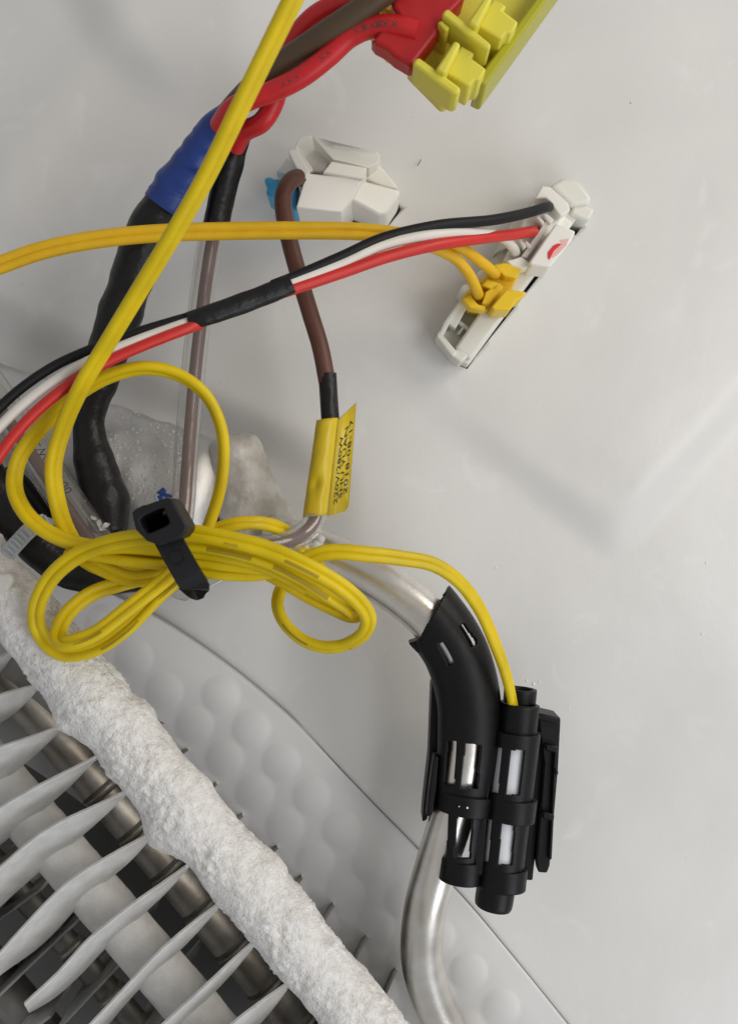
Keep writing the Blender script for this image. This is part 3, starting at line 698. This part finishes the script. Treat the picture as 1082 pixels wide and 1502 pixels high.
# ------------------------------------------------------------------ white connector with brown lead
wc = empty('white_connector', 500, 265, 0, 'chunky white plastic connector plugged into the wall above the brown wire', 'connector')
def wb(nm, q, z1, z0, bev=.25, m='white_plastic'): return block(nm, m, q, z1, z0, wc, bevel=bev)
wb('housing', [(453, 254, 17), (533, 262, 14), (516, 292, 14), (501, 311, 14), (434, 305, 16), (446, 264, 17)], 16, 0)
wb('shoulder', [(486, 236, 17), (538, 246, 15), (532, 263, 15), (473, 253, 17)], 16, 0)
wb('wing', [(457, 200, 18), (463, 199, 18), (488, 212, 18), (554, 222, 11), (558, 230, 10), (553, 240, 10), (541, 246, 11), (488, 233, 16)], 16, 0)
wb('back_plate', [(434, 208), (441, 200), (456, 198), (486, 234), (472, 253), (453, 253), (430, 222)], 11, 0)
wb('rail', [(422, 222), (429, 217), (437, 222), (455, 252), (447, 263), (440, 258)], 17.5, 2)
wb('rail', [(430, 216), (436, 213), (459, 248), (455, 254)], 15, 2, .2)
wb('side_wall', [(404, 252), (421, 230), (436, 244), (446, 262), (424, 258)], 9, 0)
wb('latch', [(531, 264, 13), (587, 279, 10), (583, 290, 10), (567, 314, 10), (556, 316, 10), (514, 293, 13)], 12, 0, .5)
wb('foot', [(540, 248), (556, 240), (584, 277), (560, 272), (534, 262)], 6, -4)
bp = wb('seal', [(389, 259), (396, 259), (402, 262), (410, 261), (412, 292), (402, 291), (389, 283), (393, 273), (387, 266)], 13, 4, .5, 'blue_plastic')
wb('seal', [(424, 268), (436, 262), (434, 300), (441, 308), (430, 309), (426, 300)], 14, 6, .2, 'blue_plastic')

bl_ = empty('brown_fuse_lead', 470, 620, 0, 'brown wire with black shrink sleeve and yellow flag label running into clear tubing', 'cable')
tube('wire', 'brown_wire', [(452, 262, 12), (440, 260, 16), (427, 265, 19), (416, 283, 20), (416, 310, 20), (425, 355, 20), (440, 410, 20), (455, 460, 20), (470, 510, 20), (480, 562, 20)], 12.6, bl_)
tube('shrink_sleeve', 'black_sleeve', [(480, 548, 20), (482, 580, 20), (485, 625, 20)], 13.4, bl_, n=20)
lb = MB(); rows_ = []
for t in np.linspace(0, 1, 30):
    c = Pm(480*(1-t)+462*t, 615*(1-t)+757*t, 21); rl = mmr(16+2.5*t, 21)
    dent = math.exp(-((t-.66)/.07)**2)*.7
    row = []
    for a in np.linspace(math.radians(-10), math.radians(200), 22):
        rr = rl*(1+.04*nz(c, .6, a)) - dent*math.exp(-((a-1.9)/.5)**2)
        if t > .6: rr += .25*smooth(.6, .68, t)*math.exp(-((a-1.2)/.35)**2)
        row.append(c+np.array((math.cos(a)*rr, math.cos(a)*rr*.12, math.sin(a)*rr*.9)))
    rows_.append(row)
lb.grid(rows_, closed=False, cap=False); build(lb, 'label_wrap', 'label_yellow', bl_, sm=50, solid=.15)
FB = [np.array(p) for p in (Pm(481, 757, 21.5), Pm(509, 747, 17), Pm(522, 591, 18), Pm(496, 616, 21.5))]
mb = MB(); ctr = [FB[0], Pm(506, 750, 17.2), Pm(511, 742, 17), FB[2], FB[3]]
mb.add(ctr, [(0, 1, 2, 3, 4)]); flag = build(mb, 'label_flag', 'label_yellow', bl_, sm=30, solid=.18); flag.modifiers[0].offset = 0
def on_flag(u, v):     # u up the flag, v across from the crease
    b = FB[0]*(1-v)+FB[1]*v; t = FB[3]*(1-v)+FB[2]*v; return b*(1-u)+t*u
fn = np.cross(FB[1]-FB[0], FB[3]-FB[0]); fn /= np.linalg.norm(fn); fn *= 1 if fn[2] > 0 else -1
mb = MB()
for body, v0, u0, u1 in (('220V/280W', .38, .10, .79), ('SHU YUAN', .63, .14, .84), ('2018-08-17', .88, .16, .88)):
    v, f = text_mesh(body); w = v[:, 0].max()-v[:, 0].min(); k = (u1-u0)/w
    mb.add([on_flag(u0+(x-v[:, 0].min())*k, v0-y*.27)+fn*.15 for x, y in v], f)
build(mb, 'label_print', 'ink', flag, recalc=False)
CT = [(463, 757, 21), (458, 769, 22), (441, 786, 24), (412, 798, 27), (375, 803, 29), (320, 800, 29)]
tube('inner_wire', 'brown_wire', CT, 9.5, bl_)
tube('clear_tube', 'clear_plastic', CT, 17, bl_, n=24)

# ------------------------------------------------------------------ taped black harness with red and brown wires
hs = empty('taped_harness', 230, 330, 10, 'thick black sleeve with blue tape joining the red and brown wires', 'harness')
tube('sleeve', 'black_sleeve', [(262, 272, 26, .8), (238, 308, 25, .96), (217, 345, 24), (190, 420, 22, 1.0), (160, 512, 20, .98), (141, 572, 19, .85), (131, 622, 18, .74), (136, 665, 18, .88), (147, 705, 18, 1.0), (157, 742, 18, 1.06), (159, 764, 18, 1.04), (160, 779, 18, .86), (160, 786, 18, .45)], 31, hs, n=36, wob=.14)
mb = MB(); rows_ = []
C, s = curve([(338, 168, 34, .62), (320, 184, 33, .72), (300, 212, 31, .84), (280, 243, 29, .92), (262, 270, 27, 1.05), (241, 303, 26, 1.06)], .25); T, L, U = frames(C); Rb = mmr(31, 29)
for i in range(len(C)):
    ph = (s[i]*.23) % 1.0
    rows_.append([C[i, :3]+(L[i]*math.cos(a)+U[i]*math.sin(a))*(Rb*C[i, 3]*(1+.09*nz(C[i, :3]+L[i]*2*math.cos(a), .5, 2))+.12*((s[i]*.16+a/6.283) % 1.0)) for a in np.linspace(0, 2*math.pi, 48, endpoint=False)])
mb.grid(rows_); build(mb, 'tape', 'blue_tape', hs, sm=60)
w1 = tube('wire', 'red_wire', [(322, 184, 36), (340, 160, 40), (366, 146, 42), (402, 133, 43), (443, 112, 44), (482, 82, 45), (513, 54, 46), (545, 40, 47), (580, 38, 48), (612, 46, 48)], 15.5, hs, n=20)
w2 = tube('wire', 'red_wire', [(345, 215, 30), (358, 194, 33), (385, 178, 36), (402, 150, 37), (413, 105, 38), (432, 58, 40), (462, 24, 42), (505, 3, 44), (560, -8, 46), (620, -15, 46)], 15, hs, n=20)
tube('wire', 'brown_olive', [(330, 172, 34), (352, 146, 36), (382, 118, 40), (432, 80, 43), (482, 46, 46), (530, 14, 48), (590, -30, 50)], 17.5, hs, n=20)
for o, spots in ((w1, [(414, 126, 3, .2), (470, 90, 2, .1), (520, 48, 2, .25), (536, 41, 3, .3), (556, 37, 3, .3)]),):
    fr = o_fr[o.name]
    for px, py, nn, an in spots:
        s0 = s_near(fr[0], fr[1], px, py); mb = MB()
        for k in range(nn):
            for (x0, y0, x1, y1) in ((0, -.45, .22, .45), (.22, -.12, .6, .14), (.6, -.45, .8, .4)):
                q = wrap_pts(fr, [(k*1.15+x0, y0), (k*1.15+x1, y0), (k*1.15+x1, y1), (k*1.15+x0, y1)], s0, an); mb.add(q, [(0, 1, 2, 3)])
        build(mb, 'printed_mark', 'ink_soft', o, recalc=False)
mb = MB()
for x, y, w, h, a in ((137, 760, 5, 2.5, .6), (145, 768, 6, 3, 1.4), (154, 771, 6, 3.5, 2.4), (149, 776, 4, 3, .2), (134, 726, 5, 2.4, 2.2), (128, 733, 4, 2.2, 2.6), (131, 742, 3, 4, .3)):
    c, s_ = math.cos(a), math.sin(a)
    prism(mb, [(x+w*c*i-h*s_*j, y+w*s_*i+h*c*j) for i, j in ((-1, -.5), (.2, -1), (1, .1), (.3, .8), (-.6, .9))], 22.6 if y > 750 else 21.3, 18)
build(mb, 'frayed_strands', 'ice_bit', hs, sm=20)['label'] = 'whitish frayed bits at the crimped end of the sleeve'

# ------------------------------------------------------------------ heater tube with brown core
ht = empty('clear_heater_tube', 290, 540, 10, 'clear tube with brown core hanging from a short black sleeve behind the yellow cable', 'tube')
tube('sleeve', 'black_sleeve', [(352, 192, 26, .8), (343, 218, 25, .95), (333, 255, 24, 1.0), (325, 292, 23, .95), (317, 331, 22, .92)], 20.5, ht, n=24, wob=.12)
HT = [(319, 320, 21), (310, 348, 20), (301, 400, 19), (292, 470, 18), (284, 540, 17), (277, 620, 17), (271, 700, 18), (266, 760, 20), (256, 800, 24)]
tube('inner_wire', 'brown_wire', [(x+3, y, z) for x, y, z in HT], 9.5, ht)
tube('clear_tube', 'clear_plastic', HT, 18, ht, n=24, wob=.03)

# ------------------------------------------------------------------ printed clear tube at the left
pt = empty('printed_clear_tube', 90, 720, 10, 'clear tube with printed figures seen through the yellow loop at the left edge', 'tube')
PT = [(-90, 462, 22), (0, 590, 22), (28, 630, 22), (62, 680, 22), (98, 735, 22), (145, 800, 22), (190, 850, 22)]
tube('inner_wire', 'brown_wire', [(x-6, y, z) for x, y, z in PT], 9, pt)
pto = tube('clear_tube', 'clear_plastic', PT, 27, pt, n=28)
fr = o_fr[pto.name]
mb = MB()
for body, px, py, sz in (('-W', 50, 662, 2.2), ('700', 80, 708, 2.3)):
    v, f = text_mesh(body); s0 = s_near(fr[0], fr[1], px, py)
    mb.add(wrap_pts(fr, v*sz, s0, -.85 if fr[2][10][0] < 0 else .85, 1, .05), f)
build(mb, 'print', 'ink_soft', pto, recalc=False)

# ------------------------------------------------------------------ black cable and clear tie at the left edge
bc = tube('black_cable', 'black_sleeve', longer([(-60, 640, 24), (-12, 712, 24), (22, 758, 24), (62, 806, 24), (110, 836, 23), (170, 842, 22), (240, 830, 18)], 160, 0), 30, None, n=32, wob=.05)
tag(bc, 'thick black cable under the yellow loops at the left edge', 'cable')
bc2 = tube('grey_cable', 'black_wire', [(10, 690, 19), (40, 722, 19), (62, 752, 19), (90, 795, 19)], 15, None, n=24)
tag(bc2, 'thin dark cable inside the left yellow loop beside the printed tube', 'cable')
ct = empty('clear_cable_tie', 30, 800, 20, 'translucent ribbed cable tie round the black cable at the left edge', 'cable tie')
CTP = [(88, 790, 20), (80, 770, 26), (66, 765, 31), (46, 776, 33), (27, 795, 33), (10, 815, 33), (-6, 838, 33), (-30, 875, 32)]
strap = tube('strap', 'clear_tie', CTP, 11.5, ct, kind=[(1, .16), (-1, .16), (-1, -.16), (1, -.16)], sm=30)
fr = o_fr[strap.name]
for s in np.arange(3.0, fr[1][-1]-.5, .85):
    c, l, u, r = at_s(fr, s); c2 = at_s(fr, s+.4)[0]; t = (c2-c); mb = MB()
    q = [c+l*r*.72, c-l*r*.72, c-l*r*.72+t, c+l*r*.72+t]; lo = [p+u*r*.1 for p in q]; hi = [p+u*(r*.16+.38) for p in q]
    mb.add(hi+lo, [(0, 1, 2, 3), (7, 6, 5, 4)]+[(i, (i+1) % 4, (i+1) % 4+4, i+4) for i in range(4)]); build(mb, 'rib', 'clear_tie', strap)
block('head', 'tie_head', [(-14, 842), (14, 840), (21, 850), (12, 868), (-6, 874), (-20, 860)], 38, 31, ct, bevel=.8, seg=3)

# ------------------------------------------------------------------ yellow power connector and red plug
yc = empty('yellow_connector', 710, 60, 25, 'large yellow plastic connector housing at the top edge', 'connector')
def yb(nm, q, z1, z0, b=.28, m='yellow_plastic'):
    q = [(x, y-4) for x, y in q]
    return block(nm, m, q, z1, z0, yc, bevel=b)
yb('housing', [(602, 97), (642, 128), (690, 128), (712, 122), (800, 0), (850, -70), (760, -90), (690, -20), (660, 20)], 42, 37, .6)
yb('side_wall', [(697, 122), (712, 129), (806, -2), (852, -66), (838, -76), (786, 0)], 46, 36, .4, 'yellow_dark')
yb('rib', [(609, 88), (616, 88), (676, 132), (674, 141), (664, 142), (604, 98)], 51, 44, .5)
yb('edge_plate', [(597, 99), (607, 96), (664, 141), (656, 150), (648, 151)], 45, 40, .4)
yb('rib', [(651, 19), (657, 16), (720, 68), (718, 77), (709, 74), (648, 26)], 51, 44, .5)
yb('rib', [(641, 36), (648, 33), (660, 44), (654, 50)], 50, 40, .3)
for dx, dy in ((0, 0), (47, -69)):
    yb('rib', [(667+dx, 62+dy), (676+dx, 68+dy), (653+dx, 113+dy), (638+dx, 106+dy)], 52, 46, .4)
    yb('block', [(676+dx, 70+dy), (696+dx, 82+dy), (690+dx, 88+dy), (713+dx, 105+dy), (703+dx, 122+dy), (695+dx, 121+dy), (688+dx, 131+dy), (655+dx, 112+dy)], 49.5, 42, .3)
yb('clip', [(556, 10), (580, -2), (606, 10), (600, 22), (566, 24)], 42, 30, .5)
yb('clip', [(540, 16), (556, 12), (560, 26), (545, 24)], 42, 32, .4)
yb('clip', [(562, 48), (590, 46), (594, 56), (586, 64), (568, 56)], 40, 30, .4)
rp = empty('red_plug', 610, 40, 30, 'red plastic plug seated in the yellow connector with red wires', 'plug')
block('body', 'red_plastic', [(572, 4), (600, -30), (690, -40), (678, 2), (650, 30), (640, 52), (607, 95), (600, 95), (578, 82), (568, 72), (545, 60), (560, 40), (590, 34)], 48.5, 44, rp, bevel=2.0, seg=5)
block('lip', 'red_plastic', [(542, 58), (556, 52), (600, 76), (606, 95), (578, 82)], 46, 42, rp, bevel=.8)

# ------------------------------------------------------------------ small bits on the wall
mb = MB()
for x, y, r in ((575, 720, .16), (727, 833, .2), (1035, 826, .22), (1068, 826, .14), (1042, 882, .14), (1029, 930, .22), (772, 998, .24), (782, 1003, .3), (790, 1000, .2), (834, 1040, .18), (545, 977, .14), (798, 597, .14), (836, 628, .13),
                (685, 1185, .2), (673, 1183, .12), (1012, 1193, .13), (1006, 1260, .15), (870, 1165, .12), (960, 1295, .12)):
    bead(mb, Pm(x, y, wall_z(x, y)+.02 if not (660 < x < 700) else 22.6), r)
tag(build(mb, 'ice_specks', 'ice_bit', None, sm=180), 'tiny bright specks of ice scattered over the pale wall', 'ice', kind='stuff')
f1 = tube('lint_fibre', 'ink_soft', [(612, 243, .6), (615, 238, .9), (617, 234, .6)], .6); tag(f1, 'tiny dark lint fibre on the wall right of the white connector', 'lint')
mb = MB(); bead(mb, Pm(924, 151, wall_z(924, 151)+.02), .12); d = build(mb, 'dirt_speck', 'ink_soft'); tag(d, 'tiny dark dirt speck on the upper right wall', 'dirt')
mb = MB()
for _ in range(26):
    x, y = random.uniform(440, 472), random.uniform(775, 808); bead(mb, Pm(x, y, 18+random.uniform(-1, 2)), random.uniform(.3, .9), 1.0)
for _ in range(14):
    x, y = random.uniform(405, 425), random.uniform(768, 785); bead(mb, Pm(x, y, 14+random.uniform(-1, 2)), random.uniform(.4, .9), 1.0)
tag(build(mb, 'ice_lumps', 'water', None, sm=180), 'glassy melting ice lumps where the clear tubing meets the pipe', 'ice', kind='stuff')
